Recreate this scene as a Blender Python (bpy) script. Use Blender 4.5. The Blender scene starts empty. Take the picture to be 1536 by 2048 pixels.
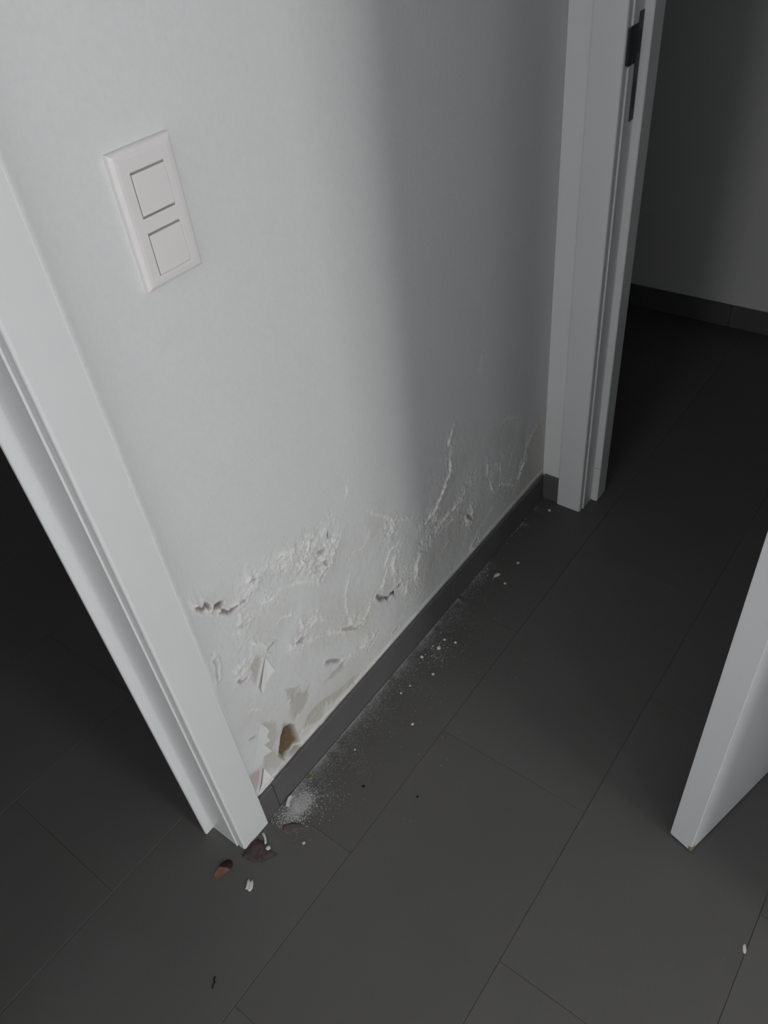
import bpy, bmesh, math, random
import numpy as np
from mathutils import Vector, Matrix

# ------------------------------------------------------------------ camera
CAMH = 1.41                       # metres above the floor, camera stands at x=0 y=0
RM = np.array([[0.59667393, -0.57901041, 0.55563222],
               [-0.79706362, -0.34726838, 0.49405896],
               [-0.09311177, -0.73766633, -0.66871412]])   # columns: right, down, forward
FPX = 1572.8
cam_d = bpy.data.cameras.new('camera'); cam = bpy.data.objects.new('camera', cam_d)
bpy.context.scene.collection.objects.link(cam)
cam_d.sensor_fit = 'HORIZONTAL'; cam_d.sensor_width = 36.0
cam_d.lens = 36.0 * FPX / 1536.0
cam_d.clip_start = 0.02
r_, d_, f_ = RM[:, 0], RM[:, 1], RM[:, 2]
cam.matrix_world = Matrix(((r_[0], -d_[0], -f_[0], 0), (r_[1], -d_[1], -f_[1], 0),
                           (r_[2], -d_[2], -f_[2], CAMH), (0, 0, 0, 1)))
bpy.context.scene.camera = cam

# ------------------------------------------------------------------ light
world = bpy.data.worlds.new('world'); bpy.context.scene.world = world
world.use_nodes = True
bg = world.node_tree.nodes['Background']
bg.inputs[0].default_value = (0.80, 0.88, 1.0, 1); bg.inputs[1].default_value = 0.35

def area(name, loc, aim, sx, sy, power, col):
    l = bpy.data.lights.new(name, 'AREA'); l.shape = 'RECTANGLE'; l.size = sx; l.size_y = sy
    l.energy = power; l.color = col
    o = bpy.data.objects.new(name, l); bpy.context.scene.collection.objects.link(o)
    o.location = loc
    o.rotation_euler = (Vector(aim) - Vector(loc)).to_track_quat('-Z', 'Y').to_euler()
    return o
# overcast daylight entering through the window behind the photographer
WX0, WX1, WZ0, WZ1, WY = -0.08, 0.60, 0.60, 2.00, -2.60
area('window_daylight', ((WX0 + WX1) / 2, WY - 0.16, (WZ0 + WZ1) / 2), ((WX0 + WX1) / 2, 0, (WZ0 + WZ1) / 2),
     WX1 - WX0, WZ1 - WZ0, 36.5, (1.0, 0.995, 0.985))
# second window at the entrance end, close to the damaged wall: it grazes that wall and lights the end wall
VY0, VY1, VZ0, VZ1, VX = -0.05, 0.60, 0.70, 2.15, -2.40
area('entrance_daylight', (VX - 0.10, (VY0 + VY1) / 2, (VZ0 + VZ1) / 2), (0, (VY0 + VY1) / 2, (VZ0 + VZ1) / 2),
     VY1 - VY0, VZ1 - VZ0, 13.5, (1.0, 0.995, 0.985))
# window added unseen in the far left of the back wall, for soft fill
UX0, UX1 = -1.95, -1.05
area('added_fill_light', ((UX0 + UX1) / 2, WY - 0.16, 1.4), ((UX0 + UX1) / 2, 0, 1.4), UX1 - UX0, 1.3, 18.5, (1.0, 0.995, 0.985))

vs = bpy.context.scene.view_settings
bpy.context.scene.display_settings.display_device = 'sRGB'
vs.view_transform = 'Standard'; vs.look = 'None'; vs.gamma = 1.0; vs.use_curve_mapping = False
vs.exposure = 0.0

# ------------------------------------------------------------------ constants of the place
YA = 0.718        # face of the damaged wall
XB = 1.445        # face of the wall with the lock-side frame
CEIL = 2.55
TA = 0.098        # thickness of the end wall
TL = 0.078        # thickness of the damaged partition

def ray(px, py):
    v = RM @ np.array([px - 768.0, py - 1024.0, FPX]); return v
def on_wall(px, py, y=YA):
    v = ray(px, py); t = y / v[1]; return (v[0] * t, CAMH + v[2] * t)      # x, z on the wall
def on_floor(px, py, z=0.0):
    v = ray(px, py); t = (z - CAMH) / v[2]; return (v[0] * t, v[1] * t)

# ------------------------------------------------------------------ helpers
C = bpy.context.scene.collection
def link(name, bm, mat, parent=None, smooth=False, angle=None):
    me = bpy.data.meshes.new(name); bm.to_mesh(me); bm.free()
    if mat is not None: me.materials.append(mat)
    if smooth:
        for p in me.polygons: p.use_smooth = True
    o = bpy.data.objects.new(name, me); C.objects.link(o)
    if parent is not None: o.parent = parent
    return o
def empty(name, loc=(0, 0, 0)):
    o = bpy.data.objects.new(name, None); C.objects.link(o); o.location = loc; o.empty_display_size = .05
    return o
def tag(o, label=None, cat=None, group=None, kind=None):
    if label: o['label'] = label
    if cat: o['category'] = cat
    if group: o['group'] = group
    if kind: o['kind'] = kind
    return o
def box(bm, x0, x1, y0, y1, z0, z1, bev=0.0, seg=2):
    vs_ = [bm.verts.new((x, y, z)) for z in (z0, z1) for y in (y0, y1) for x in (x0, x1)]
    fs = [(0, 2, 3, 1), (4, 5, 7, 6), (0, 1, 5, 4), (2, 6, 7, 3), (0, 4, 6, 2), (1, 3, 7, 5)]
    faces = [bm.faces.new([vs_[i] for i in f]) for f in fs]
    if bev > 0:
        es = set(e for f in faces for e in f.edges)
        bmesh.ops.bevel(bm, geom=list(es), offset=bev, segments=seg, profile=.5, affect='EDGES')
    return bm
def boxes(*bs, bev=0.0):
    bm = bmesh.new()
    for b in bs: box(bm, *b, bev=bev)
    return bm
def prism(poly, z0, z1, tf):
    """extrude a (u,v) outline from z0 to z1 through the mapping tf(u,v)->(x,y)"""
    bm = bmesh.new()
    lo = [bm.verts.new((*tf(u, v), z0)) for u, v in poly]
    hi = [bm.verts.new((*tf(u, v), z1)) for u, v in poly]
    n = len(poly)
    for i in range(n):
        bm.faces.new((lo[i], lo[(i + 1) % n], hi[(i + 1) % n], hi[i]))
    bm.faces.new(lo[::-1]); bm.faces.new(hi)
    bmesh.ops.recalc_face_normals(bm, faces=bm.faces)
    return bm
def arc(cx, cy, r, a0, a1, n=5):
    return [(cx + r * math.cos(math.radians(a0 + (a1 - a0) * i / n)),
             cy + r * math.sin(math.radians(a0 + (a1 - a0) * i / n))) for i in range(n + 1)]

# ------------------------------------------------------------------ materials
def mat(name):
    m = bpy.data.materials.new(name); m.use_nodes = True
    nt = m.node_tree; b = nt.nodes['Principled BSDF']
    return m, nt, b
def noise(nt, scale, detail=4, rough=.5, coord='Object'):
    tc = nt.nodes.new('ShaderNodeTexCoord'); n = nt.nodes.new('ShaderNodeTexNoise')
    n.inputs['Scale'].default_value = scale; n.inputs['Detail'].default_value = detail
    n.inputs['Roughness'].default_value = rough
    nt.links.new(tc.outputs[coord], n.inputs['Vector']); return n
def ramp(nt, src, stops):
    r = nt.nodes.new('ShaderNodeValToRGB'); e = r.color_ramp.elements
    e[0].position, e[0].color = stops[0][0], (*stops[0][1], 1)
    e[1].position, e[1].color = stops[-1][0], (*stops[-1][1], 1)
    for p, c in stops[1:-1]:
        x = e.new(p); x.color = (*c, 1)
    nt.links.new(src, r.inputs[0]); return r
def simple(name, col, rough=.5, var=.06, scale=6, bump=0.0, bscale=200, spec=.5, metal=0.0):
    m, nt, b = mat(name)
    n = noise(nt, scale)
    lo = tuple(c * (1 - var) for c in col); hi = tuple(min(1, c * (1 + var)) for c in col)
    r = ramp(nt, n.outputs['Fac'], [(.3, lo), (.7, hi)])
    nt.links.new(r.outputs[0], b.inputs['Base Color'])
    b.inputs['Roughness'].default_value = rough; b.inputs['Metallic'].default_value = metal
    b.inputs['Specular IOR Level'].default_value = spec
    if bump > 0:
        n2 = noise(nt, bscale, 3); bp = nt.nodes.new('ShaderNodeBump')
        bp.inputs['Strength'].default_value = bump; bp.inputs['Distance'].default_value = .001
        nt.links.new(n2.outputs['Fac'], bp.inputs['Height']); nt.links.new(bp.outputs[0], b.inputs['Normal'])
    return m
M = {}
M['paint'] = simple('white_wall_paint', (.82, .825, .83), .75, .012, 2.5, .25, 160, .3)
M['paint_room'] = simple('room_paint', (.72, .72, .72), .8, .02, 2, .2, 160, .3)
M['trim'] = simple('lacquered_trim', (.76, .775, .78), .33, .012, 5, 0, 1, .5)
M['door'] = simple('lacquered_door', (.74, .75, .76), .38, .012, 5, 0, 1, .5)
M['plastic'] = simple('warm_white_plastic', (.79, .765, .765), .35, .008, 20, 0, 1, .5)
M['slot'] = simple('plastic_in_slot', (.62, .60, .60), .6, .01, 20)
M['metal'] = simple('dark_steel', (.035, .034, .040), .45, .08, 30, 0, 1, .4)
M['black'] = simple('blackened_recess', (.016, .016, .022), .6, .05, 30)
M['seal'] = simple('grey_rubber_seal', (.45, .45, .45), .6, .03, 30)
M['steel'] = simple('brushed_steel', (.5, .5, .5), .3, .05, 30, 0, 1, .5, 1.0)
M['skirting'] = simple('skirting_tile_grey', (.118, .117, .119), .55, .05, 14, .1, 300, .4)
M['grout'] = simple('dark_grout', (.094, .092, .088), .9, .12, 40, .2, 300, .2)
M['chip'] = simple('white_plaster_chip', (.66, .66, .64), .9, .08, 60, 0, 1, .2)
M['dust'] = simple('plaster_powder', (.50, .505, .50), .95, .10, 60, 0, 1, .1)
M['flap'] = simple('lifted_paint', (.74, .75, .75), .7, .02, 60, 0, 1, .3)
M['flap_white'] = simple('brightened_paint_underside', (.93, .93, .92), .7, .01, 60, 0, 1, .3)  # underside white, raised further to imitate light caught by the flaps
M['leaf'] = simple('dry_leaf_orange', (.20, .098, .060), .7, .25, 60, 0, 1, .2)
M['leaf_dark'] = simple('dry_leaf_dark', (.040, .017, .017), .8, .3, 60, 0, 1, .2)
M['leaf_grey'] = simple('crushed_leaf', (.078, .060, .055), .85, .35, 120, 0, 1, .2)
M['scrap'] = simple('faded_leaf', (.118, .094, .088), .85, .2, 90, 0, 1, .2)
M['ochre'] = simple('ochre_plaster', (.25, .20, .125), .95, .2, 80, 0, 1, .1)
M['dirt'] = simple('black_dirt', (.018, .017, .017), .9, .2, 80, 0, 1, .1)

def tile_mat():
    m, nt, b = mat('grey_porcelain_tile')
    n = noise(nt, 2.2, 6, .55, 'Object'); g = noise(nt, 260, 2, .6, 'Object')
    r = ramp(nt, n.outputs['Fac'], [(.25, (.097, .0935, .0915)), (.5, (.106, .1025, .1)), (.75, (.117, .1135, .110))])
    mx = nt.nodes.new('ShaderNodeMix'); mx.data_type = 'RGBA'; mx.blend_type = 'MULTIPLY'; mx.inputs[0].default_value = .25
    r2 = ramp(nt, g.outputs['Fac'], [(.3, (.72, .72, .72)), (.7, (1, 1, 1))])
    nt.links.new(r.outputs[0], mx.inputs[6]); nt.links.new(r2.outputs[0], mx.inputs[7])
    oi = nt.nodes.new('ShaderNodeObjectInfo')
    hv = nt.nodes.new('ShaderNodeHueSaturation')
    mr = nt.nodes.new('ShaderNodeMapRange'); mr.inputs[3].default_value = .965; mr.inputs[4].default_value = 1.035
    nt.links.new(oi.outputs['Random'], mr.inputs[0]); nt.links.new(mr.outputs[0], hv.inputs['Value'])
    nt.links.new(mx.outputs[2], hv.inputs['Color']); nt.links.new(hv.outputs[0], b.inputs['Base Color'])
    b.inputs['Roughness'].default_value = .55; b.inputs['Specular IOR Level'].default_value = .4
    bp = nt.nodes.new('ShaderNodeBump'); bp.inputs['Strength'].default_value = .12; bp.inputs['Distance'].default_value = .001
    nt.links.new(g.outputs['Fac'], bp.inputs['Height']); nt.links.new(bp.outputs[0], b.inputs['Normal'])
    return m
M['tile'] = tile_mat()

def wear_mat():
    """wall paint with patches where the paint has come off; the patches are stored on the mesh"""
    m, nt, b = mat('damp_damaged_paint')
    at = nt.nodes.new('ShaderNodeAttribute'); at.attribute_name = 'wear'
    nf = noise(nt, 140, 4, .6); r = ramp(nt, nf.outputs['Fac'], [(.3, (.93, .93, .93)), (.7, (1, 1, 1))])
    mx = nt.nodes.new('ShaderNodeMix'); mx.data_type = 'RGBA'; mx.blend_type = 'MULTIPLY'; mx.inputs[0].default_value = .5
    nt.links.new(at.outputs['Color'], mx.inputs[6]); nt.links.new(r.outputs[0], mx.inputs[7])
    nt.links.new(mx.outputs[2], b.inputs['Base Color'])
    b.inputs['Roughness'].default_value = .75; b.inputs['Specular IOR Level'].default_value = .3
    n2 = noise(nt, 160, 3); bp = nt.nodes.new('ShaderNodeBump')
    bp.inputs['Strength'].default_value = .25; bp.inputs['Distance'].default_value = .001
    nt.links.new(n2.outputs['Fac'], bp.inputs['Height']); nt.links.new(bp.outputs[0], b.inputs['Normal'])
    return m
M['wear'] = wear_mat()

# ------------------------------------------------------------------ floor: slab with separate 31 x 60 cm tiles
floor = link('floor', boxes((-2.4, 3.4, -2.75, 3.0, -.12, -.0011)), M['grout'])
tag(floor, kind='structure')
PY, PX, GAP = .312, .605, .0013
def tile_mesh():
    bm = bmesh.new(); box(bm, 0, PX - GAP, 0, PY - GAP, -.010, 0)
    top = [e for e in bm.edges if all(abs(v.co.z) < 1e-6 for v in e.verts)]
    bmesh.ops.bevel(bm, geom=top, offset=.0004, segments=1, affect='EDGES')
    me = bpy.data.meshes.new('tile'); bm.to_mesh(me); bm.free(); me.materials.append(M['tile']); return me
tm = tile_mesh()
random.seed(4)
for j in range(-9, 8):
    y0 = .541 + PY * j
    xo = .400 if j % 2 == 0 else .100
    for i in range(-5, 6):
        x0 = xo + PX * i
        if x0 < -2.4 or x0 + PX > 3.4 or y0 < -2.75 or y0 + PY > 3.0: continue
        t = bpy.data.objects.new('tile', tm); C.objects.link(t); t.parent = floor
        t.location = (x0 + GAP / 2, y0 + GAP / 2, random.uniform(-.0003, 0.0))

# ------------------------------------------------------------------ damaged wall (height field + bare patches, in wall coordinates)
def hash2(ix, iy, s):
    n = (ix * 374761393 + iy * 668265263 + s * 982451653) & 0xffffffff
    n = ((n ^ (n >> 13)) * 1274126177) & 0xffffffff
    return ((n ^ (n >> 16)) & 0xffff) / 65535.0
def vnoise(x, y, s):
    ix = np.floor(x).astype(np.int64); iy = np.floor(y).astype(np.int64); fx = x - ix; fy = y - iy
    fx = fx * fx * (3 - 2 * fx); fy = fy * fy * (3 - 2 * fy)
    a = hash2(ix, iy, s); b = hash2(ix + 1, iy, s); c = hash2(ix, iy + 1, s); d = hash2(ix + 1, iy + 1, s)
    return (a * (1 - fx) + b * fx) * (1 - fy) + (c * (1 - fx) + d * fx) * fy
def fbm(x, y, s, o=4):
    t = 0; a = .5
    for k in range(o):
        t = t + a * vnoise(x * 2 ** k, y * 2 ** k, s + k); a *= .5
    return t / (1 - .5 ** o)
def seg_dist(X, Z, pts):
    """distance to a polyline and the position along it (0..1)"""
    best = np.full(X.shape, 9.0); tt = np.zeros(X.shape)
    n = len(pts) - 1
    for k in range(n):
        (x0, z0), (x1, z1) = pts[k], pts[k + 1]
        dx, dz = x1 - x0, z1 - z0; L = dx * dx + dz * dz + 1e-12
        t = np.clip(((X - x0) * dx + (Z - z0) * dz) / L, 0, 1)
        d = np.hypot(X - x0 - t * dx, Z - z0 - t * dz)
        m = d < best; best = np.where(m, d, best); tt = np.where(m, (k + t) / n, tt)
    return best, tt
def inside(X, Z, poly):
    c = np.zeros(X.shape, bool); n = len(poly)
    for i in range(n):
        x0, z0 = poly[i]; x1, z1 = poly[(i + 1) % n]
        if z0 == z1: continue
        cond = ((z0 > Z) != (z1 > Z)) & (X < (x1 - x0) * (Z - z0) / (z1 - z0) + x0)
        c ^= cond
    return c
def soft_poly(X, Z, poly, w):
    i = inside(X, Z, poly); d, _ = seg_dist(X, Z, poly + [poly[0]])
    s = np.where(i, d, -d); return np.clip(s / w * .5 + .5, 0, 1)
W = lambda pts: [on_wall(*p) for p in pts]

gx = np.concatenate([[XB + TA] , np.arange(XB, .362, -.0016), [.3595, .3575, .356, .3545, .353, .33, .302]])[::-1]
gz = np.concatenate([[0, .04, .074], np.arange(.078, .70, .0016), [.76, .8, 1.0, 1.5, 2.0, CEIL]])
X, Z = np.meshgrid(gx, gz)
wx = X + .010 * (fbm(X * 45, Z * 45, 11) - .5); wz = Z + .010 * (fbm(X * 45, Z * 45, 29) - .5)
# second, finer wobble gives torn edges
wx = wx + .004 * (fbm(X * 220, Z * 220, 51) - .5); wz = wz + .004 * (fbm(X * 220, Z * 220, 61) - .5)
H = np.zeros(X.shape)
col = np.ones(X.shape + (3,)) * np.array([.74, .75, .755])
def paint(mask, c, k=1.0):
    global col
    mk = (mask * k)[..., None]; col = col * (1 - mk) + np.array(c) * mk
damp = soft_poly(X, Z, W([(395, 1225), (480, 1150), (560, 1100), (640, 1050), (740, 1010), (830, 1020), (880, 900), (960, 860), (1080, 820),
                         (1095, 950), (900, 1175), (720, 1390), (520, 1600), (440, 1400)]), .05)
# gentle swelling of the damp zone and slow unevenness of the plaster everywhere
H += .0007 * (fbm(X * 7, Z * 7, 3) - .5)
H += damp * (.0030 * (fbm(X * 22, Z * 16, 5) - .45))
paint(damp * np.clip(fbm(X * 14, Z * 14, 15) * 2 - .7, 0, 1), (.66, .655, .63), .75)
# raised seams of lifted paint : points, width, height, breakup
ridges = [
 ([(370, 1203), (395, 1210), (425, 1213), (450, 1220), (480, 1205), (500, 1190)], .006, .0040, .3),
 ([(484, 1150), (500, 1160), (515, 1145), (560, 1108), (600, 1092), (640, 1075), (665, 1040)], .008, .0032, .6),
 ([(486, 1175), (480, 1210), (478, 1245), (484, 1290), (490, 1335)], .007, .0028, .7),
 ([(655, 1040), (660, 1075), (668, 1110), (650, 1150)], .006, .0034, .4),
 ([(690, 1000), (698, 965)], .004, .0016, .2),
 ([(738, 1020), (770, 1035), (800, 1040), (828, 1038)], .005, .0024, .3),
 ([(838, 1060), (850, 1042), (872, 1015), (888, 975), (902, 935), (903, 905), (898, 880), (908, 850)], .006, .0038, .35),
 ([(855, 1070), (880, 1045), (905, 1020), (920, 1003), (935, 965), (945, 950)], .007, .0036, .4),
 ([(915, 880), (930, 870), (925, 890)], .005, .0018, .3),
 ([(955, 755), (965, 720), (968, 705)], .006, .0018, .2),
 ([(1085, 840), (1064, 868), (1052, 895), (1050, 915), (1042, 940), (1032, 965)], .008, .0036, .35),
 ([(1000, 968), (1012, 964), (1030, 968)], .007, .0044, .3),
 ([(975, 925), (976, 955), (985, 985), (992, 990)], .005, .0024, .3),
 ([(1012, 950), (1022, 920), (1028, 890)], .005, .0016, .3),
 ([(996, 940), (992, 925)], .006, .0026, .2),
 ([(930, 1010), (945, 1020), (940, 1045), (930, 1035)], .008, .0046, .3),
 ([(950, 1095), (940, 1098), (960, 1070)], .006, .0034, .3),
 ([(795, 1105), (785, 1130), (800, 1160), (815, 1190)], .009, .0034, .5),
 ([(835, 1160), (833, 1130), (842, 1100), (862, 1070)], .007, .0030, .5),
 ([(765, 1185), (770, 1150), (780, 1120), (800, 1100)], .006, .0026, .5),
 ([(545, 1255), (560, 1235), (585, 1228), (603, 1245), (605, 1272)], .005, .0026, .3),
 ([(600, 1290), (640, 1268), (690, 1262), (725, 1245), (740, 1210), (745, 1190)], .008, .0028, .6),
 ([(585, 1300), (595, 1290), (607, 1280)], .006, .0034, .2),
 ([(650, 1326), (672, 1322), (700, 1312), (735, 1290), (755, 1265)], .007, .0032, .5),
 ([(425, 1310), (432, 1335), (430, 1358)], .006, .0026, .2),
 ([(475, 1365), (490, 1360), (500, 1352)], .006, .0034, .3),
 ([(500, 1285), (530, 1298), (548, 1285)], .006, .0030, .3),
 ([(600, 1470), (640, 1420), (690, 1375), (760, 1310), (800, 1265)], .006, .0022, .6),
 ([(610, 1490), (650, 1440), (700, 1390), (735, 1355)], .004, .0018, .5),
 ([(880, 1110), (900, 1075), (925, 1045)], .007, .0020, .4),
 ([(960, 1060), (975, 1030), (1000, 1000)], .007, .0016, .4),
]
ridges += [
 ([(1072, 862), (1058, 885), (1052, 905), (1044, 935), (1034, 962)], .009, .0050, .1), ([(1002, 966), (1014, 965), (1026, 968), (1034, 962)], .007, .0055, .1),
 ([(945, 950), (930, 985), (912, 1012), (885, 1042), (860, 1075)], .008, .0042, .2), ([(846, 1050), (868, 1022), (886, 985), (901, 940)], .007, .0040, .1),
 ([(974, 915), (977, 950), (986, 985)], .006, .0030, .1), ([(835, 1165), (834, 1125), (846, 1090)], .008, .0040, .2),
 ([(560, 1180), (600, 1165), (640, 1160)], .006, .0020, .5), ([(520, 1215), (540, 1200), (560, 1190)], .006, .0018, .5),
 ([(700, 1110), (730, 1090), (740, 1060)], .006, .0020, .5), ([(700, 1150), (690, 1190), (700, 1230)], .005, .0018, .5),
 ([(808, 1190), (815, 1160), (838, 1150)], .006, .0030, .3), ([(770, 1135), (778, 1100), (800, 1085)], .006, .0030, .4),
 ([(618, 1250), (640, 1235), (660, 1240)], .005, .0016, .5), ([(880, 1060), (905, 1040), (930, 1035)], .006, .0026, .4),
 ([(1008, 905), (1000, 930), (1005, 955)], .005, .0022, .4), ([(820, 1215), (850, 1170), (870, 1120)], .005, .0018, .5),
 ([(480, 1440), (500, 1420), (520, 1420)], .006, .0014, .5), ([(690, 1410), (720, 1370), (750, 1340)], .004, .0020, .5),
 ([(1000, 850), (1020, 835), (1045, 830)], .006, .0014, .3), ([(868, 955), (876, 985), (862, 1010)], .005, .0018, .4)]
for pts, w, h, br in ridges:
    sd = int(abs(pts[0][0])) + 7
    d, t = seg_dist(wx + .012 * (fbm(X * 30, Z * 30, sd) - .5), wz + .012 * (fbm(X * 30, Z * 30, sd + 3) - .5), W(pts))
    n = fbm(X * 150, Z * 150, sd, 3); nl = fbm(X * 28, Z * 28, sd + 5, 3)
    amp = np.clip((nl - .30) * 3.2, 0.05, 1.25) * ((1 - br * .7) + br * 1.4 * n)
    wd = w * .55 * (.5 + 1.1 * fbm(X * 50, Z * 50, sd + 9, 2))
    g = np.exp(-(d / wd) ** 2) * np.clip(np.minimum(t, 1 - t) * 5 + .15, 0, 1)
    halo = np.exp(-(d / (w * 2.6)) ** 2)
    H += h * .62 * g * amp + h * .30 * halo * (nl - .3) + h * .55 * halo * (np.abs(fbm(X * 95, Z * 80, sd + 12, 3) - .5) * -3 + .25)
    paint(np.clip(g * 1.2 * amp, 0, 1), (.88, .875, .85), .8)
    paint(np.clip(halo * (n - .45) * 2.5, 0, 1), (.80, .80, .78), .5)
# pitted, flaking patches
for cx, cy, rr, hh in [(610, 1105, .055, .0038), (640, 1130, .04, .003), (560, 1130, .03, .0028), (505, 1165, .03, .0032), (490, 1250, .028, .0026),
                      (780, 1060, .05, .0020), (870, 1040, .03, .0028), (920, 1005, .028, .003), (700, 1250, .04, .0028), (620, 1240, .035, .0022),
                      (800, 1150, .035, .003), (540, 1200, .03, .0016), (940, 1035, .022, .003), (670, 1080, .03, .0028), (480, 1340, .025, .0022),
                      (1045, 925, .022, .0026), (735, 1280, .03, .0022), (590, 1290, .025, .0022)]:
    x0, z0 = on_wall(cx, cy)
    m = np.exp(-((X - x0) ** 2 + (Z - z0) ** 2) / (rr * .62) ** 2)
    n = fbm(X * 75, Z * 75, 77, 4); n2 = np.clip((n - .47) * 5, -1, 1)
    H += hh * .75 * m * n2
    rg = 1 - np.abs(fbm(X * 120 + wx * 30, Z * 105, 177, 3) - .5) * 5; rg = np.clip(rg, 0, 1) ** 2   # thin crinkles
    H += .0022 * m * rg; paint(m * rg, (.90, .90, .885), .6)
    pit = np.clip((fbm(X * 160, Z * 160, 199, 2) - .66) * 9, 0, 1) * m
    H -= .0022 * pit; paint(pit, (.46, .44, .41), .7)
    paint(m * np.clip(n2, 0, 1), (.85, .85, .835), .7)
    paint(m * np.clip(-n2, 0, 1), (.60, .59, .56), .45)
# cracks and small holes: recessed, bare plaster inside
for pts, w, dp, c in [
 ([(390, 1213), (400, 1216), (407, 1206), (414, 1211)], .0034, .0045, (.24, .20, .175)),
 ([(424, 1217), (432, 1210), (440, 1207)], .0042, .0050, (.17, .135, .12)),
 ([(440, 1220), (455, 1226), (466, 1220), (474, 1213)], .0032, .0045, (.24, .205, .18)),
 ([(478, 1205), (490, 1203)], .0028, .0026, (.45, .42, .40)),
 ([(756, 1192), (764, 1200), (776, 1198), (782, 1188), (796, 1178), (800, 1168)], .0044, .0050, (.18, .145, .11)),
 ([(640, 1108), (650, 1100)], .0034, .0036, (.40, .38, .36)),
 ([(649, 1122), (652, 1128)], .0028, .0030, (.42, .40, .38)),
 ([(500, 1160), (508, 1158)], .0030, .0030, (.45, .43, .41)),
 ([(536, 1298), (547, 1288)], .0028, .0036, (.32, .29, .28)),
 ([(597, 1285), (606, 1280)], .0038, .0034, (.40, .38, .33)),
 ([(652, 1325), (664, 1322), (680, 1318)], .0042, .0036, (.40, .38, .33)),
 ([(685, 1258), (700, 1252), (712, 1256), (728, 1244)], .0032, .0030, (.42, .40, .34)),
 ([(735, 1300), (746, 1282), (752, 1268)], .0034, .0024, (.46, .44, .39)),
 ([(474, 1362), (482, 1364), (492, 1356)], .0028, .0030, (.40, .37, .36)),
 ([(497, 1480), (508, 1475)], .0022, .0026, (.40, .37, .36)),
 ([(424, 1318), (430, 1330), (431, 1350)], .0036, .0020, (.58, .57, .56)),
 ([(935, 1032), (942, 1036)], .0034, .0034, (.34, .31, .28)),
 ([(957, 1064), (952, 1078), (945, 1090)], .0030, .0026, (.42, .40, .36)),
 ([(788, 1262), (796, 1255)], .0036, .0020, (.50, .47, .41)),
 ([(642, 1160), (652, 1140)], .0036, .0016, (.55, .55, .54)),
]:
    d, t = seg_dist(wx, wz, W(pts)); g = np.exp(-(d / w) ** 2)
    H -= dp * g; paint(np.clip(g * 1.2, 0, 1), c, .95)
    lift = np.exp(-((d - w * 1.9) / (w * .8)) ** 2); H += .0012 * lift
# bare plaster where the paint has come away (the edge is a step)
bare = [
 ([(608, 1385), (620, 1372), (618, 1395), (610, 1420), (598, 1425), (592, 1440), (582, 1435), (580, 1400), (590, 1380)], (.52, .50, .455)),
 ([(570, 1378), (600, 1372), (590, 1395), (575, 1400)], (.56, .54, .50)),
 ([(604, 1455), (625, 1420), (650, 1398), (680, 1378), (712, 1352), (722, 1352), (690, 1385), (655, 1412), (640, 1440), (620, 1450)], (.50, .485, .44)),
 ([(652, 1362), (672, 1340), (682, 1325), (690, 1335), (668, 1352)], (.52, .50, .45)),
 ([(530, 1440), (556, 1444), (560, 1470), (545, 1500), (560, 1512), (575, 1520), (558, 1545), (545, 1535), (530, 1540), (526, 1510), (540, 1500),
   (528, 1490), (538, 1480), (530, 1468), (536, 1462), (528, 1452)], (.585, .565, .52)),
 ([(500, 1330), (512, 1315), (528, 1310), (517, 1350), (514, 1368), (505, 1360)], (.55, .50, .465)),
 ([(500, 1548), (513, 1545), (524, 1535), (520, 1560), (512, 1590), (505, 1560)], (.56, .46, .44)),
 ([(566, 1445), (590, 1450), (597, 1466), (600, 1490), (592, 1500), (575, 1512), (563, 1508), (564, 1490), (562, 1465)], (.46, .41, .36)),
]
bx = X + .016 * (fbm(X * 55, Z * 55, 131) - .5) + .008 * (fbm(X * 190, Z * 190, 133) - .5)
bz = Z + .016 * (fbm(X * 55, Z * 55, 137) - .5) + .008 * (fbm(X * 190, Z * 190, 139) - .5)
for poly, c in bare:
    m = soft_poly(bx, bz, W(poly), .0040)
    H -= .0013 * m; paint(m, c, .9)
# yellowish veil around the lower patches and next to the corner
for poly, c, k in [([(560, 1430), (700, 1340), (760, 1290), (800, 1260), (730, 1370), (600, 1500), (560, 1550)], (.64, .62, .55), .35),
                   ([(1075, 830), (1092, 830), (1090, 950), (1040, 990), (1050, 920)], (.60, .58, .50), .5),
                   ([(860, 1080), (930, 1030), (900, 1100), (840, 1180)], (.62, .61, .55), .35),
                   ([(660, 1200), (760, 1180), (740, 1270), (610, 1300)], (.64, .625, .56), .4)]:
    paint(soft_poly(wx, wz, W(poly), .03), c, k)
# deep brown hole low on the wall
m = soft_poly(wx * .5 + X * .5, wz * .5 + Z * .5, W([(570, 1458), (584, 1450), (592, 1462), (598, 1480), (600, 1496), (588, 1508), (572, 1518), (561, 1510), (562, 1490), (566, 1470)]), .005)
H -= .011 * m * (.7 + .6 * fbm(X * 150, Z * 150, 91)); paint(m, (.155, .105, .058), .97)
m = soft_poly(wx, wz, W([(570, 1470), (580, 1468), (575, 1490), (568, 1505), (563, 1500)]), .006); H -= .005 * m; paint(m, (.11, .075, .045), .8)
m = soft_poly(wx, wz, W([(583, 1520), (598, 1498), (614, 1494), (606, 1520), (588, 1545), (578, 1535)]), .006); paint(m, (.44, .35, .22), .85)
# crumbly bead of filler above the skirting
bead = np.exp(-((Z - .088) / .0042) ** 2); nb = fbm(X * 130, Z * 60, 8, 3)
H += bead * .0022 * (.4 + 1.2 * nb) * (X < 1.44); paint(bead, (.78, .775, .75), .7)
fade = np.clip((Z - .076) / .004, 0, 1) * np.clip((.698 - Z) / .03, 0, 1) * np.clip((XB - X) / .004, 0, 1) * np.clip((X - .352) / .006, 0, 1)
H *= fade
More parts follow.
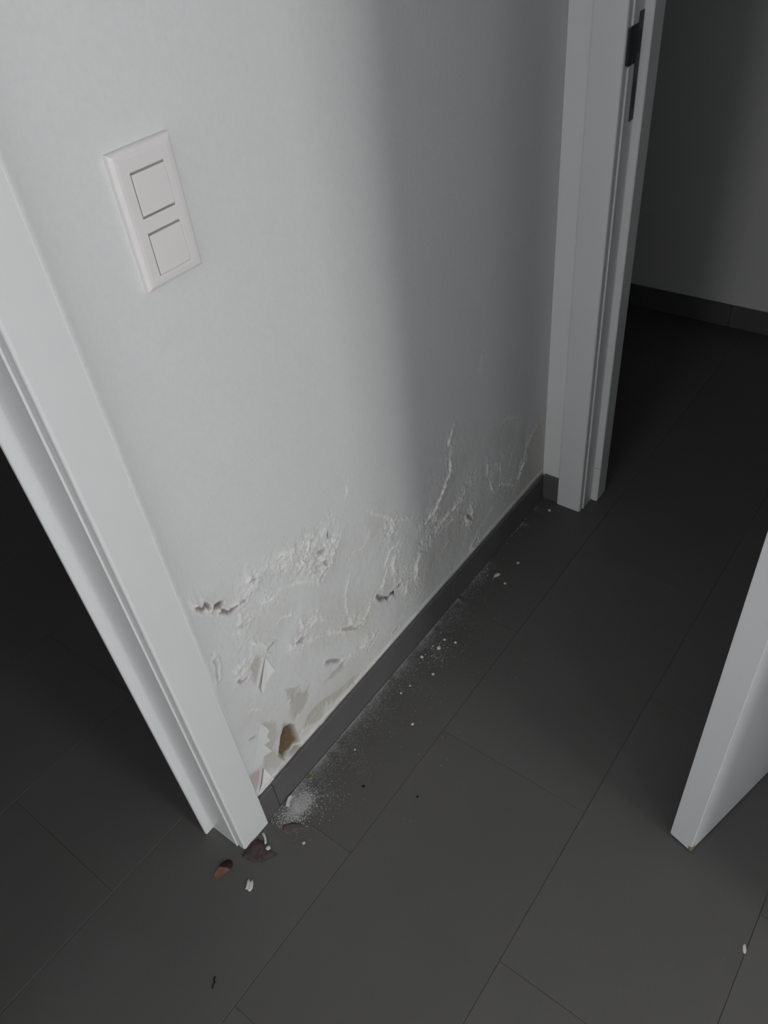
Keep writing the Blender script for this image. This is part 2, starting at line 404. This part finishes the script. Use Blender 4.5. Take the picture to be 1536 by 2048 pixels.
# filler that evens out the step beside the architrave, except near the floor
zz = np.clip((Z - .16) / .30, 0, 1); zz = zz * zz * (3 - 2 * zz)
H += .0121 * zz * np.exp(-np.clip(X - .3590, 0, 9) / .028) * (X > .3535)
n_r, n_c = X.shape
verts = np.stack([X, YA - H, Z], -1).reshape(-1, 3)
idx = np.arange(n_r * n_c).reshape(n_r, n_c)
faces = np.stack([idx[:-1, :-1], idx[:-1, 1:], idx[1:, 1:], idx[1:, :-1]], -1).reshape(-1, 4).tolist()
nv = len(verts); vl = verts.tolist()
xa, xb = gx[0], gx[-1]
vl += [(xa, YA, 0), (xb, YA, 0), (xb, YA, CEIL), (xa, YA, CEIL), (xa, YA + TL, 0), (xb, YA + TL, 0), (xb, YA + TL, CEIL), (xa, YA + TL, CEIL)]
a = nv
faces += [(a + 5, a + 4, a + 7, a + 6), (a + 4, a, a + 3, a + 7), (a + 1, a + 5, a + 6, a + 2), (a + 3, a + 2, a + 6, a + 7), (a + 4, a + 5, a + 1, a)]
me = bpy.data.meshes.new('wall_left'); me.from_pydata(vl, [], faces); me.materials.append(M['wear'])
ca = me.color_attributes.new('wear', 'FLOAT_COLOR', 'POINT')
cc = np.ones((len(vl), 4), np.float32); cc[:, :3] = (.74, .75, .755); cc[:nv, :3] = np.clip(col, 0, 1).reshape(-1, 3)
ca.data.foreach_set('color', cc.ravel())
sm = np.ones(len(faces), bool); sm[-5:] = False
me.polygons.foreach_set('use_smooth', sm); me.update()
wall_left = bpy.data.objects.new('wall_left', me); C.objects.link(wall_left); tag(wall_left, kind='structure')

# lifted, curling pieces of paint that hang on the wall
def flap(pts, lifts, th=.0005, label=None, m='flap'):
    """polygon on the wall (photo points) with each corner lifted off the wall by so many metres"""
    bm = bmesh.new(); P = [on_wall(*p) for p in pts]
    lo = [bm.verts.new((x, YA - l, z)) for (x, z), l in zip(P, lifts)]
    hi = [bm.verts.new((x, YA - l - th, z)) for (x, z), l in zip(P, lifts)]
    n = len(P)
    cl = bm.verts.new((sum(p[0] for p in P) / n, YA - sum(lifts) / n, sum(p[1] for p in P) / n))
    ch = bm.verts.new((cl.co.x, cl.co.y - th, cl.co.z))
    for i in range(n):
        k = (i + 1) % n
        bm.faces.new((lo[i], lo[k], cl)); bm.faces.new((hi[k], hi[i], ch)); bm.faces.new((lo[k], lo[i], hi[i], hi[k]))
    bmesh.ops.recalc_face_normals(bm, faces=bm.faces)
    o = link('paint_flap', bm, M[m], wall_left)
    if label: o['label'] = label
    return o
flap([(529, 1312), (535, 1322), (549, 1340), (540, 1352), (530, 1366), (521, 1384), (516, 1374), (520, 1350)],
     [.0022, .001, .0008, .0012, .0030, .0060, .0070, .0060], m='flap_white', label='white folded flap of peeling paint with a pointed tip')
flap([(529, 1305), (540, 1306), (549, 1338), (535, 1322)], [.001, .001, .001, .0022], label='small upright lip of lifted paint')
flap([(525, 1535), (536, 1545), (550, 1560), (530, 1578), (514, 1592), (521, 1565)], [.003, .002, .0006, .0004, .002, .004], m='flap_white',
     label='lifted white paint beside the bare pink patch')
flap([(520, 1448), (530, 1452), (536, 1460), (529, 1466), (538, 1480), (528, 1488), (541, 1500), (526, 1512), (520, 1530), (508, 1540), (512, 1500), (517, 1470)],
     [.0004, .002, .003, .0012, .003, .0012, .0035, .002, .001, .0, .0, .0], label='torn zigzag edge of white paint')
flap([(785, 1178), (793, 1174), (797, 1186), (789, 1196), (784, 1190)], [.002, .001, .003, .005, .006])
flap([(654, 1055), (660, 1052), (661, 1072), (656, 1080), (652, 1074)], [.001, .001, .003, .005, .005])
flap([(932, 1040), (940, 1040), (944, 1047), (935, 1046)], [.001, .002, .005, .005])

# ------------------------------------------------------------------ the other walls, ceiling
XL = -.56                                                     # far side of the left doorway
ZD = 2.06
w = link('wall_left_of_doorway', boxes((-2.4, XL - .012, YA, YA + TL, 0, CEIL), (XL - .012, .302, YA, YA + TL, ZD, CEIL)), M['paint']); tag(w, kind='structure')
w.name = 'wall_left_far'
YB0, YB1 = -.163, .613                                        # doorway in the end wall
w = link('wall_end', boxes((XB, XB + TA, YB1, YA - .0005, 0, CEIL), (XB, XB + TA, YB0, YB1, ZD, CEIL), (XB, XB + TA, -.44, YB0, 0, CEIL)), M['paint']); tag(w, kind='structure')
XC, YC = .68, -.32
w = link('wall_right', boxes((XC, XB - .0005, YC - .12, YC, 0, CEIL), (XC, XC + .12, -2.60, YC - .1205, 0, CEIL)), M['paint']); tag(w, kind='structure')
w = link('wall_back', boxes((-2.4, UX0, WY - .2, WY, 0, CEIL), (UX1, WX0, WY - .2, WY, 0, CEIL), (UX0, UX1, WY - .2, WY, 0, .75), (UX0, UX1, WY - .2, WY, 2.05, CEIL), (WX1, XC - .0005, WY - .2, WY, 0, CEIL),
                            (WX0, WX1, WY - .2, WY, 0, WZ0), (WX0, WX1, WY - .2, WY, WZ1, CEIL)), M['paint']); tag(w, kind='structure')
w = link('wall_entrance', boxes((-2.52, -2.4005, -2.8, VY0, 0, CEIL), (-2.52, -2.4005, VY1, 3.0, 0, CEIL), (-2.52, -2.4005, VY0, VY1, 0, VZ0), (-2.52, -2.4005, VY0, VY1, VZ1, CEIL)), M['paint']); tag(w, kind='structure')
XF = 2.517
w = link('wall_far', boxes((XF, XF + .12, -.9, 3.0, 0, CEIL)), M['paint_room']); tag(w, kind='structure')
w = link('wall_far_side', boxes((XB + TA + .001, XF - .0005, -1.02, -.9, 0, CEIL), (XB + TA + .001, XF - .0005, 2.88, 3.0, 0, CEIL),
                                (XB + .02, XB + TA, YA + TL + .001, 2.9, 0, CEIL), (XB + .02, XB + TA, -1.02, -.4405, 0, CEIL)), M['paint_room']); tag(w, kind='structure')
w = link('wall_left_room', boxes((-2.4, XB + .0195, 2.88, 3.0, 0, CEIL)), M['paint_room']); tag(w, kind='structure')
c = link('ceiling', boxes((-2.55, 2.65, -2.85, 3.05, CEIL, CEIL + .12)), M['paint']); tag(c, kind='structure')

# window behind the photographer: frame, mullion and glass
win = empty('window_1', ((WX0 + WX1) / 2, WY - .08, WZ0)); tag(win, kind='structure')
def local(o, p):
    o.matrix_parent_inverse = Matrix.Translation(-Vector(p.location)); return o
fr = boxes((WX0, WX0 + .05, WY - .11, WY - .05, WZ0, WZ1), (WX1 - .05, WX1, WY - .11, WY - .05, WZ0, WZ1),
           (WX0 + .05, WX1 - .05, WY - .11, WY - .05, WZ0, WZ0 + .05), (WX0 + .05, WX1 - .05, WY - .11, WY - .05, WZ1 - .05, WZ1), bev=.004)
local(link('window_frame', fr, M['trim'], win), win)
local(link('window_sill', boxes((WX0 - .03, WX1 + .03, WY - .04, WY + .05, WZ0 - .03, WZ0 - .0005), bev=.004), M['trim'], win), win)

fill_win = empty('added_fill_window', ((UX0 + UX1) / 2, WY - .08, .75)); tag(fill_win, kind='structure')  # added window, out of view, that frames the fill light
fr = boxes((UX0, UX0 + .05, WY - .11, WY - .05, .75, 2.05), (UX1 - .05, UX1, WY - .11, WY - .05, .75, 2.05),
           (UX0 + .05, UX1 - .05, WY - .11, WY - .05, .75, .80), (UX0 + .05, UX1 - .05, WY - .11, WY - .05, 2.0, 2.05), bev=.004)
local(link('window_frame', fr, M['trim'], fill_win), fill_win)
win2 = empty('window_2', (VX - .05, (VY0 + VY1) / 2, VZ0)); tag(win2, kind='structure')
fr = boxes((VX - .09, VX - .04, VY0, VY0 + .04, VZ0, VZ1), (VX - .09, VX - .04, VY1 - .04, VY1, VZ0, VZ1),
           (VX - .09, VX - .04, VY0 + .04, VY1 - .04, VZ0, VZ0 + .04), (VX - .09, VX - .04, VY0 + .04, VY1 - .04, VZ1 - .04, VZ1), bev=.004)
local(link('window_frame', fr, M['trim'], win2), win2)
local(link('window_sill', boxes((VX - .03, VX + .05, VY0 - .03, VY1 + .03, VZ0 - .03, VZ0 - .0005), bev=.004), M['trim'], win2), win2)

# ------------------------------------------------------------------ skirting (grey tile strips)
def skirting(name, pieces):
    root = empty(name); tag(root, kind='structure')
    for (x0, x1, y0, y1, h) in pieces:
        bm = bmesh.new(); box(bm, x0, x1, y0, y1, .0004, h, bev=.0009, seg=1)
        link('skirting_tile', bm, M['skirting'], root)
    return root
g = .0006
skirting('baseboard_left', [(.3575, .394 - g, YA - .0085, YA - .0002, .0785), (.394 + g, 1.003 - g, YA - .008, YA - .0002, .079), (1.003 + g, XB - .0092, YA - .0077, YA - .0002, .078)])
skirting('baseboard_end', [(XB - .0085, XB - .0002, .664, YA - .0085, .078)])
skirting('baseboard_right', [(XC + .01, .95 - g, YC + .0002, YC + .008, .078), (.95 + g, XB - .1, YC + .0002, YC + .008, .078)])
skirting('baseboard_far', [(XF - .009, XF - .0002, y, y + .598, .076) for y in (-.60, 0.0, .6, 1.2, 1.8)])

# ------------------------------------------------------------------ door frames
def frame_profile():
    # u: away from the opening, v: into the wall; architrave 64 mm wide standing 12 mm proud
    arch = [(0.0015, .0048), (0.0, .0035), (-.0006, -.001), (0.0, -.0060)] + arc(.0045, -.0075, .0045, 180, 270, 5) + \
           arc(.0615, -.0095, .0025, -90, 0, 4) + [(.064, -.0003), (.0105, -.0003), (.0105, .0048)]
    return arch
def jamb_profile(reb, stop, TA):
    # jamb lines the opening: narrow front edge, rebate, stop, then the full depth of the wall
    return [(.0100, .0051), (-.0024, .0051), (-.0034, .0060), (-.0034, .0072), (-.0028, .0084), (-.0028, reb - .0030), (-.0034, reb - .0005), (-.0040, reb)] + \
           [(-stop + .002, reb), (-stop, reb + .002), (-stop, TA - .002), (-stop + .002, TA), (.0100, TA)]
def seal_profile(reb, stop):
    return [(-.0030, reb - .0002), (-.0030, reb - .0085), (-.0045, reb - .0098), (-.0070, reb - .0085), (-.0078, reb - .0040), (-.0078, reb - .0002)]
def doorframe(name, tf, tf2, reb, stop, top, dep):
    root = empty(name); tag(root, kind='structure')
    for t in (tf, tf2):
        link('architrave', prism(frame_profile(), .0006, top, t), M['trim'], root)
        link('jamb', prism(jamb_profile(reb, stop, dep), .0006, top, t), M['trim'], root)
    return root
AX = .2928
fl_ = doorframe('trim_1', lambda u, v: (AX + u, YA + v), lambda u, v: (XL - u, YA + v), .0700, .0205, ZD - .01, TL)
BY = .6035
fb_ = doorframe('trim_2', lambda u, v: (XB + v, BY + u), lambda u, v: (XB + v, -.152 - u),   .0490, .0200, ZD - .01, TA)
link('head_architrave', boxes((XL, AX, YA - .012, YA - .0004, ZD - .0095, ZD + .055), bev=.003), M['trim'], fl_)
link('head_jamb', boxes((XL + .0225, AX - .0215, YA + .005, YA + TL, ZD - .035, ZD - .0005), bev=.002), M['trim'], fl_)
link('head_architrave', boxes((XB - .012, XB - .0004, -.152, BY, ZD - .0095, ZD + .055), bev=.003), M['trim'], fb_)
link('head_jamb', boxes((XB + .005, XB + TA, -.128, BY - .0235, ZD - .035, ZD - .0005), bev=.002), M['trim'], fb_)

# strike plate on the rebate of the end-wall frame
def strike():
    y = BY - .0028
    bm = bmesh.new()
    box(bm, XB + .0300, XB + .0475, y - .0012, y + .0002, .934, 1.108, bev=.0004, seg=1)
    o = link('strike_plate', bm, M['metal'], fb_); o['label'] = 'dark steel strike plate'
    bm = bmesh.new()
    box(bm, XB - .0040, XB + .0300, y - .0022, y - .0004, 1.031, 1.092, bev=.0006, seg=1)
    box(bm, XB - .0050, XB - .0034, y - .0022, y + .0040, 1.033, 1.090, bev=.0005, seg=1)
    link('latch_lip', bm, M['black'], o)
    link('latch_hole', boxes((XB + .0325, XB + .0445, y - .00135, y - .0012, 1.045, 1.080)), M['black'], o)
    link('bolt_hole', boxes((XB + .0340, XB + .0430, y - .00135, y - .0012, .955, 1.000)), M['black'], o)
strike()
x, z = ray(1193, 937)[1] * (XB + .049) / ray(1193, 937)[0], CAMH + ray(1193, 937)[2] * (XB + .049) / ray(1193, 937)[0]
bm = bmesh.new(); box(bm, XB + .0486, XB + .04905, x - .008, x + .008, z - .0012, z + .0016, bev=.0001, seg=1)
o = link('scuff', bm, M['seal'], fb_); o['label'] = 'faint grey scuff across the stop near the floor'

# ------------------------------------------------------------------ open door leaf
FC = Vector((.7393, .0462)); dirv = Vector((.9645, -.2640)).normalized()
T, LW = .043, .745
nrm = Vector((-dirv.y, dirv.x))                                # towards the frame side of the leaf
door = empty('door_1', (FC.x + dirv.x * LW, FC.y + dirv.y * LW, 0)); tag(door, kind='structure')
door.rotation_euler = (0, 0, math.atan2(dirv.y, dirv.x))
bm = bmesh.new(); box(bm, -LW, 0, 0, T, .004, 2.03)
bmesh.ops.bevel(bm, geom=list(bm.edges), offset=.0015, segments=2, affect='EDGES')
# knocked corner at the foot of the free edge
link('leaf', bm, M['door'], door)
bm = bmesh.new(); box(bm, -LW - .0008, -LW + .002, .010, .033, .93, 1.165, bev=.0004, seg=1); lp = link('lock_plate', bm, M['steel'], door)
link('latch', boxes((-LW - .010, -LW - .0009, .015, .028, 1.05, 1.075), bev=.002), M['steel'], lp)
def tube(bm, p, q, r, n=12):
    p, q = Vector(p), Vector(q); d = q - p; m = d.to_track_quat('Z', 'Y').to_matrix().to_4x4(); m.translation = (p + q) / 2
    bmesh.ops.create_cone(bm, cap_ends=True, segments=n, radius1=r, radius2=r, depth=d.length, matrix=m)
for s, y0 in ((-1, 0), (1, T)):
    bm = bmesh.new()
    tube(bm, (-LW + .06, y0, 1.06), (-LW + .06, y0 + s * .008, 1.06), .026, 24)
    rz = link('rosette', bm, M['steel'], door)
    bm = bmesh.new(); tube(bm, (-LW + .06, y0 + s * .008, 1.06), (-LW + .06, y0 + s * .050, 1.06), .009)
    tube(bm, (-LW + .055, y0 + s * .046, 1.06), (-LW + .185, y0 + s * .046, 1.06), .009)
    link('handle', bm, M['steel'], rz)
for z in (.25, 1.0, 1.8):
    bm = bmesh.new(); tube(bm, (.006, -.006, z - .045), (.006, -.006, z + .045), .007); link('hinge', bm, M['steel'], door)
# chipped, dirty foot corner
bm = bmesh.new(); box(bm, -LW - .0009, -LW + .010, -.0009, .006, .0045, .018, bev=.0022, seg=2)
o = link('chipped_corner', bm, M['ochre'], door); o['label'] = 'scuffed bare corner'

# ------------------------------------------------------------------ light switch
sw = empty('light_switch', (.5032, YA, 1.1073))
tag(sw, 'white double rocker light switch in a tall plate on the white wall', 'light switch')
def frame_plate():
    """outer plate with softly bevelled rim and two square openings"""
    bm = bmesh.new()
    X0, X1, Z0, Z1 = -.0410, .0410, -.0715, .0715
    ops_ = [(-.0215, .0235, .0020 + .0015, .0515 - .0015), (-.0215, .0235, -.0590, -.0125)]
    xs = [X0 + .009, -.0215, .0235, X1 - .009]
    zs = [Z0 + .008, -.0590, -.0125, .0030, .0500, Z1 - .008]
    yF, yM = -.0088, -.0010
    grid = {}
    for i, x in enumerate(xs):
        for j, z in enumerate(zs): grid[i, j] = bm.verts.new((x, yF, z))
    for i in range(3):
        for j in range(5):
            if i == 1 and j in (1, 3): continue
            bm.faces.new((grid[i, j], grid[i + 1, j], grid[i + 1, j + 1], grid[i, j + 1]))
    # border loop -> rim -> back
    loop = [grid[i, 0] for i in range(4)] + [grid[3, j] for j in range(1, 6)] + [grid[i, 5] for i in (2, 1, 0)] + [grid[0, j] for j in (4, 3, 2, 1)]
    def off(v, d, y):
        x = v.co.x; z = v.co.z
        nx = x - d if abs(x - xs[0]) < 1e-6 else (x + d if abs(x - xs[3]) < 1e-6 else x)
        nz = z - d if abs(z - zs[0]) < 1e-6 else (z + d if abs(z - zs[5]) < 1e-6 else z)
        return bm.verts.new((nx, y, nz))
    prev = loop
    for d, y in ((.004, -.0084), (.0070, -.0072), (.0083, -.0055), (.0088, -.0030), (.0088, -.0003)):
        cur = [off(v, d, y) for v in loop]
        for k in range(len(loop)):
            n = (k + 1) % len(loop); bm.faces.new((prev[n], prev[k], cur[k], cur[n]))
        prev = cur
    for (i0, j0) in ((1, 1), (1, 3)):
        q = [grid[i0, j0], grid[i0 + 1, j0], grid[i0 + 1, j0 + 1], grid[i0, j0 + 1]]
        b = [bm.verts.new((v.co.x, yM - .002, v.co.z)) for v in q]
        for k in range(4): bm.faces.new((q[k], q[(k + 1) % 4], b[(k + 1) % 4], b[k]))
    bmesh.ops.recalc_face_normals(bm, faces=bm.faces)
    return bm
pl = link('cover_plate', frame_plate(), M['plastic'], sw)
mdf = pl.modifiers.new('b', 'BEVEL'); mdf.width = .0008; mdf.segments = 2; mdf.limit_method = 'ANGLE'
link('mounting_insert', boxes((-.0214, .0234, -.0030, -.0014, -.0589, -.0126), (-.0214, .0234, -.0030, -.0014, .0031, .0499)), M['slot'], sw)
for (z0, z1) in ((.0054, .0474), (-.0587, -.0152)):
    bm = bmesh.new(); box(bm, -.0205, .0233, -.0092, -.0031, z0, z1, bev=.0007, seg=2)
    for v in bm.verts:                                           # rockers are dished towards the pressed half
        if v.co.y < -.005: v.co.y += .0006 * (v.co.z - z0) / (z1 - z0)
    link('rocker', bm, M['plastic'], sw)

# ------------------------------------------------------------------ things lying on the floor
def crumb(name, x, y, r, seed, m, z=0.0, flat=.6, stretch=1.0, rot=0.0):
    rnd = random.Random(seed); bm = bmesh.new()
    bmesh.ops.create_icosphere(bm, subdivisions=2, radius=1)
    for v in bm.verts:
        k = .72 + .5 * rnd.random(); v.co = Vector((v.co.x * k * r * stretch, v.co.y * k * r, v.co.z * k * r * flat))
    bmesh.ops.rotate(bm, verts=bm.verts, cent=(0, 0, 0), matrix=Matrix.Rotation(rot, 3, 'Z'))
    mz = min(v.co.z for v in bm.verts)
    for v in bm.verts: v.co.z -= mz
    o = link(name, bm, M[m]); o.location = (x, y, z); return o
def at(px, py): return on_floor(px, py)

big = [
 (537, 1697, .0042, 'roundest white crumb at the tip of the crushed leaf by the left frame'),
 (608, 1687, .0028, 'lone white crumb on bare tile right of the left frame foot'),
 (878, 1297, .0050, 'largest white crumb in the cluster along the middle of the skirting'),
 (889, 1280, .0032, 'white crumb just behind the largest crumb of the middle cluster'),
 (911, 1286, .0032, 'white crumb farthest from the skirting in the middle cluster'),
 (844, 1315, .0036, 'flat white crumb between the largest crumb and the skirting'),
 (866, 1349, .0030, 'yellowish white crumb out on the tile in front of the middle cluster'),
 (825, 1449, .0030, 'lone white crumb farthest out on the tile in the middle of the floor'),
 (820, 1372, .0022, 'small white crumb between the dust strip and the lone far crumb'),
 (1036, 1127, .0036, 'pale crumb on the dark tile near the far end of the skirting'),
 (1099, 1022, .0040, 'pale crumb lying closest to the foot of the lock side frame'),
 (802, 1387, .0022, 'tiny pale crumb beside the outer edge of the dust strip'),
 (1010, 1168, .0030, 'tiny grey crumb right of the elongated plaster flake'),
 (710, 1500, .0020, 'tiny crumb in front of the dust near the brown hole'),
]
for k, (px, py, r, lab) in enumerate(big):
    x, y = at(px, py); tag(crumb('plaster_crumb', x, y, r, 30 + k, 'chip'), lab, 'plaster crumb', 'white plaster crumbs on the floor')
x, y = at(993, 1151); tag(crumb('plaster_flake', x, y, .0050, 71, 'chip', flat=.3, stretch=1.9, rot=-.25), 'elongated white plaster flake on the tile near the far skirting', 'plaster flake', 'white plaster flakes on the floor')

def sheet(name, pts, zs, th, m, label, cat, group=None, sub=None):
    """thin crumpled piece: outline in floor photo points, corner heights"""
    bm = bmesh.new(); P = [at(*p) for p in pts]; n = len(P)
    cx = sum(p[0] for p in P) / n; cy = sum(p[1] for p in P) / n
    def ring(k, dz):
        return [bm.verts.new((cx + (p[0] - cx) * k, cy + (p[1] - cy) * k, max(.0003, z * (1.0 if k == 1 else .55) + dz))) for p, z in zip(P, zs)]
    o1, i1 = ring(1, th), ring(.5, th); o0, i0 = ring(1, 0), ring(.5, 0)
    ct = bm.verts.new((cx, cy, sum(zs) / n * .4 + th + .0004)); cb = bm.verts.new((cx, cy, sum(zs) / n * .4 + .0003))
    for k in range(n):
        q = (k + 1) % n
        bm.faces.new((o1[k], o1[q], i1[q], i1[k])); bm.faces.new((i1[k], i1[q], ct))
        bm.faces.new((o0[q], o0[k], i0[k], i0[q])); bm.faces.new((i0[q], i0[k], cb))
        bm.faces.new((o0[k], o0[q], o1[q], o1[k]))
    bmesh.ops.recalc_face_normals(bm, faces=bm.faces)
    for v in bm.verts: v.co -= Vector((cx, cy, 0))
    o = link(name, bm, M[m], sub, smooth=True)
    if sub is None: o.location = (cx, cy, 0)
    if label: tag(o, label, cat, group)
    return o, (cx, cy)
# curled dry leaf: dark upper curl and an orange-brown inner face
lf = empty('dry_leaf', (*at(447, 1742), 0)); tag(lf, 'small curled orange brown dry leaf on the tile below the left frame', 'leaf')
def leaf_part(name, rows, m, label):
    """rows of photo points with heights -> smooth curled sheet"""
    bm = bmesh.new(); G = []
    for r in rows:
        G.append([bm.verts.new((*(np.array(at(px, py)) - np.array(lf.location[:2])), z)) for px, py, z in r])
    for a_, b_ in zip(G[:-1], G[1:]):
        for k in range(len(a_) - 1): bm.faces.new((a_[k], a_[k + 1], b_[k + 1], b_[k]))
    o = link(name, bm, M[m], lf, smooth=True); o['label'] = label
    s = o.modifiers.new('s', 'SOLIDIFY'); s.thickness = .0005; s2 = o.modifiers.new('u', 'SUBSURF'); s2.levels = s2.render_levels = 2
leaf_part('inner_face', [[(427, 1752, .0010), (431, 1757, .0006), (435, 1760, .0010)], [(432, 1742, .0022), (438, 1748, .0009), (443, 1753, .0012)],
                         [(440, 1735, .0042), (447, 1741, .0018), (452, 1746, .0016)], [(452, 1735, .0050), (458, 1738, .0028), (462, 1740, .0022)]], 'leaf', 'orange brown inner face of the leaf')
leaf_part('outer_curl', [[(440, 1737, .0034), (440, 1731, .0052), (444, 1726, .0012)], [(448, 1737, .0050), (450, 1729, .0078), (452, 1721, .0014)],
                         [(458, 1738, .0050), (460, 1729, .0080), (459, 1719, .0014)], [(466, 1738, .0016), (467, 1730, .0040), (465, 1722, .0008)]], 'leaf_dark', 'dark red curled back of the leaf')
sheet('crushed_leaf', [(489, 1703), (504, 1684), (516, 1678), (527, 1683), (530, 1702), (548, 1706), (556, 1709), (540, 1716), (522, 1724), (505, 1722), (492, 1718), (484, 1712)],
      [.0006, .0022, .0012, .0024, .0010, .0020, .0006, .0014, .0008, .0018, .0006, .0006], .0004, 'leaf_grey',
      'dull brown crushed leaf flattened on the tile at the foot of the left frame', 'leaf')
sheet('leaf_scrap', [(566, 1650), (585, 1645), (605, 1648), (596, 1660), (578, 1668), (565, 1664)], [.0004, .0008, .0004, .0007, .0004, .0005], .0003, 'scrap',
      'faint brown leaf scrap beside the thick patch of white dust', 'leaf')
sheet('plaster_flake', [(493, 1775), (494, 1764), (499, 1757), (501, 1765), (506, 1759), (507, 1768), (505, 1779), (500, 1785), (496, 1781), (490, 1779)],
      [.0020, .001, .0018, .0006, .0016, .0010, .0016, .0028, .0020, .0006], .0007, 'chip', 'jagged whitish plaster flake lying alone below the crushed leaf', 'plaster flake', 'white plaster flakes on the floor')
sheet('plaster_flake', [(524, 1668), (529, 1666), (533, 1676), (534, 1687), (530, 1690), (529, 1678)], [.0020, .001, .0024, .002, .0015, .0022], .0007, 'chip',
      'thin curved white sliver on the crushed leaf beside the frame foot', 'plaster flake', 'white plaster flakes on the floor')
sheet('plaster_flake', [(571, 1612), (576, 1597), (584, 1590), (590, 1594), (583, 1602), (578, 1614)], [.0006, .004, .0060, .004, .0030, .001], .0008, 'chip',
      'upright white chip leaning in the thick dust by the skirting joint', 'plaster flake', 'white plaster flakes on the floor')
for k, (px, py, r, st, lab) in enumerate([(727, 1573, .0026, 1.1, 'black dirt speck on the tile in front of the brown hole'),
                                          (835, 1594, .0020, 1.0, 'fainter dark dirt speck in the middle of the floor')]):
    x, y = at(px, py); tag(crumb('dirt_speck', x, y, r, 90 + k, 'dirt', flat=.4, stretch=st), lab, 'dirt speck', 'dark specks on the floor')
# small curled black fibre, lower left
bm = bmesh.new(); pts = [(431, 1953), (428, 1960), (430, 1965), (426, 1971), (425, 1978)]
for a_, b_ in zip(pts[:-1], pts[1:]):
    p, q = at(*a_), at(*b_); tube(bm, (*p, .0011), (*q, .0011), .0010, 6)
tag(link('fibre', bm, M['dirt']), 'short dark kinked fibre on the tile in the lower left foreground', 'fibre')
x, y = at(1489, 1899); tag(crumb('plaster_flake', x, y, .0026, 99, 'chip', flat=.2, stretch=3.0, rot=.3), 'narrow pale flake on the tile joint below the open door', 'plaster flake', 'white plaster flakes on the floor')
x, y = at(620, 1556)
tag(crumb('ochre_crumb', x, y, .0050, 98, 'ochre', flat=.35, stretch=1.4, rot=.5), 'ochre brown crumb of plaster at the skirting foot below the brown hole', 'plaster crumb')

# powder and grains that nobody could count
rng = np.random.default_rng(7)
P = []
def grains(n, px0, py0, sx, sy, r0, r1):
    cx, cy = at(px0, py0)
    for _ in range(n):
        P.append((cx + rng.normal() * sx, cy + rng.normal() * sy, rng.uniform(r0, r1) * (1 + 1.5 * rng.random() ** 6)))
YF = YA - .0088
for _ in range(34000):                                           # strip along the skirting, thickest at the near end
    t = rng.random() ** 1.15; x = .42 + t * .60
    y = YF - abs(rng.exponential((.016 + .012 * math.sin(x * 31) ** 2) * (.25 if rng.random() < .35 else 1)))
    if vnoise(np.array([x * 60.]), np.array([y * 60.]), 5)[0] < rng.random() * .6: continue
    P.append((x, y, rng.uniform(.00018, .00052)))
for _ in range(3000):                                           # far thinner continuation
    x = rng.uniform(.95, 1.40); y = YF - abs(rng.exponential(.012))
    if vnoise(np.array([x * 22.]), np.array([0.]), 3)[0] < .4: continue
    P.append((x, y, rng.uniform(.0003, .0007)))
grains(5000, 600, 1610, .018, .012, .0002, .0008)
grains(900, 575, 1635, .014, .016, .0003, .0008)
grains(250, 640, 1600, .03, .02, .0003, .0008)
grains(60, 530, 1675, .006, .008, .0004, .001)
grains(220, 875, 1300, .03, .022, .0004, .0010)
grains(80, 960, 1155, .02, .012, .0004, .0011)
grains(90, 1030, 1060, .03, .010, .0004, .001)
for _ in range(420):                                            # scattered grains farther out
    x = rng.uniform(.42, 1.2); y = YF - rng.exponential(.05); P.append((x, y, rng.uniform(.0004, .0010)))
V, F = [], []
for (x, y, r) in P:
    if y > YF - r: y = YF - r - .0002
    if y > .60 and x < .357: continue
    b = len(V); a0 = rng.random() * 6.28; h = r * rng.uniform(.4, .9)
    for k in range(4):
        rr = r * rng.uniform(.6, 1.2); V.append((x + rr * math.cos(a0 + k * 1.57), y + rr * math.sin(a0 + k * 1.57), .0001))
    V.append((x, y, h))
    for k in range(4): F.append((b + k, b + (k + 1) % 4, b + 4))
me = bpy.data.meshes.new('plaster_dust'); me.from_pydata(V, [], F); me.materials.append(M['dust'])
o = bpy.data.objects.new('plaster_dust', me); C.objects.link(o)
tag(o, 'fine white plaster dust strewn on the tiles along the skirting', 'dust', kind='stuff')
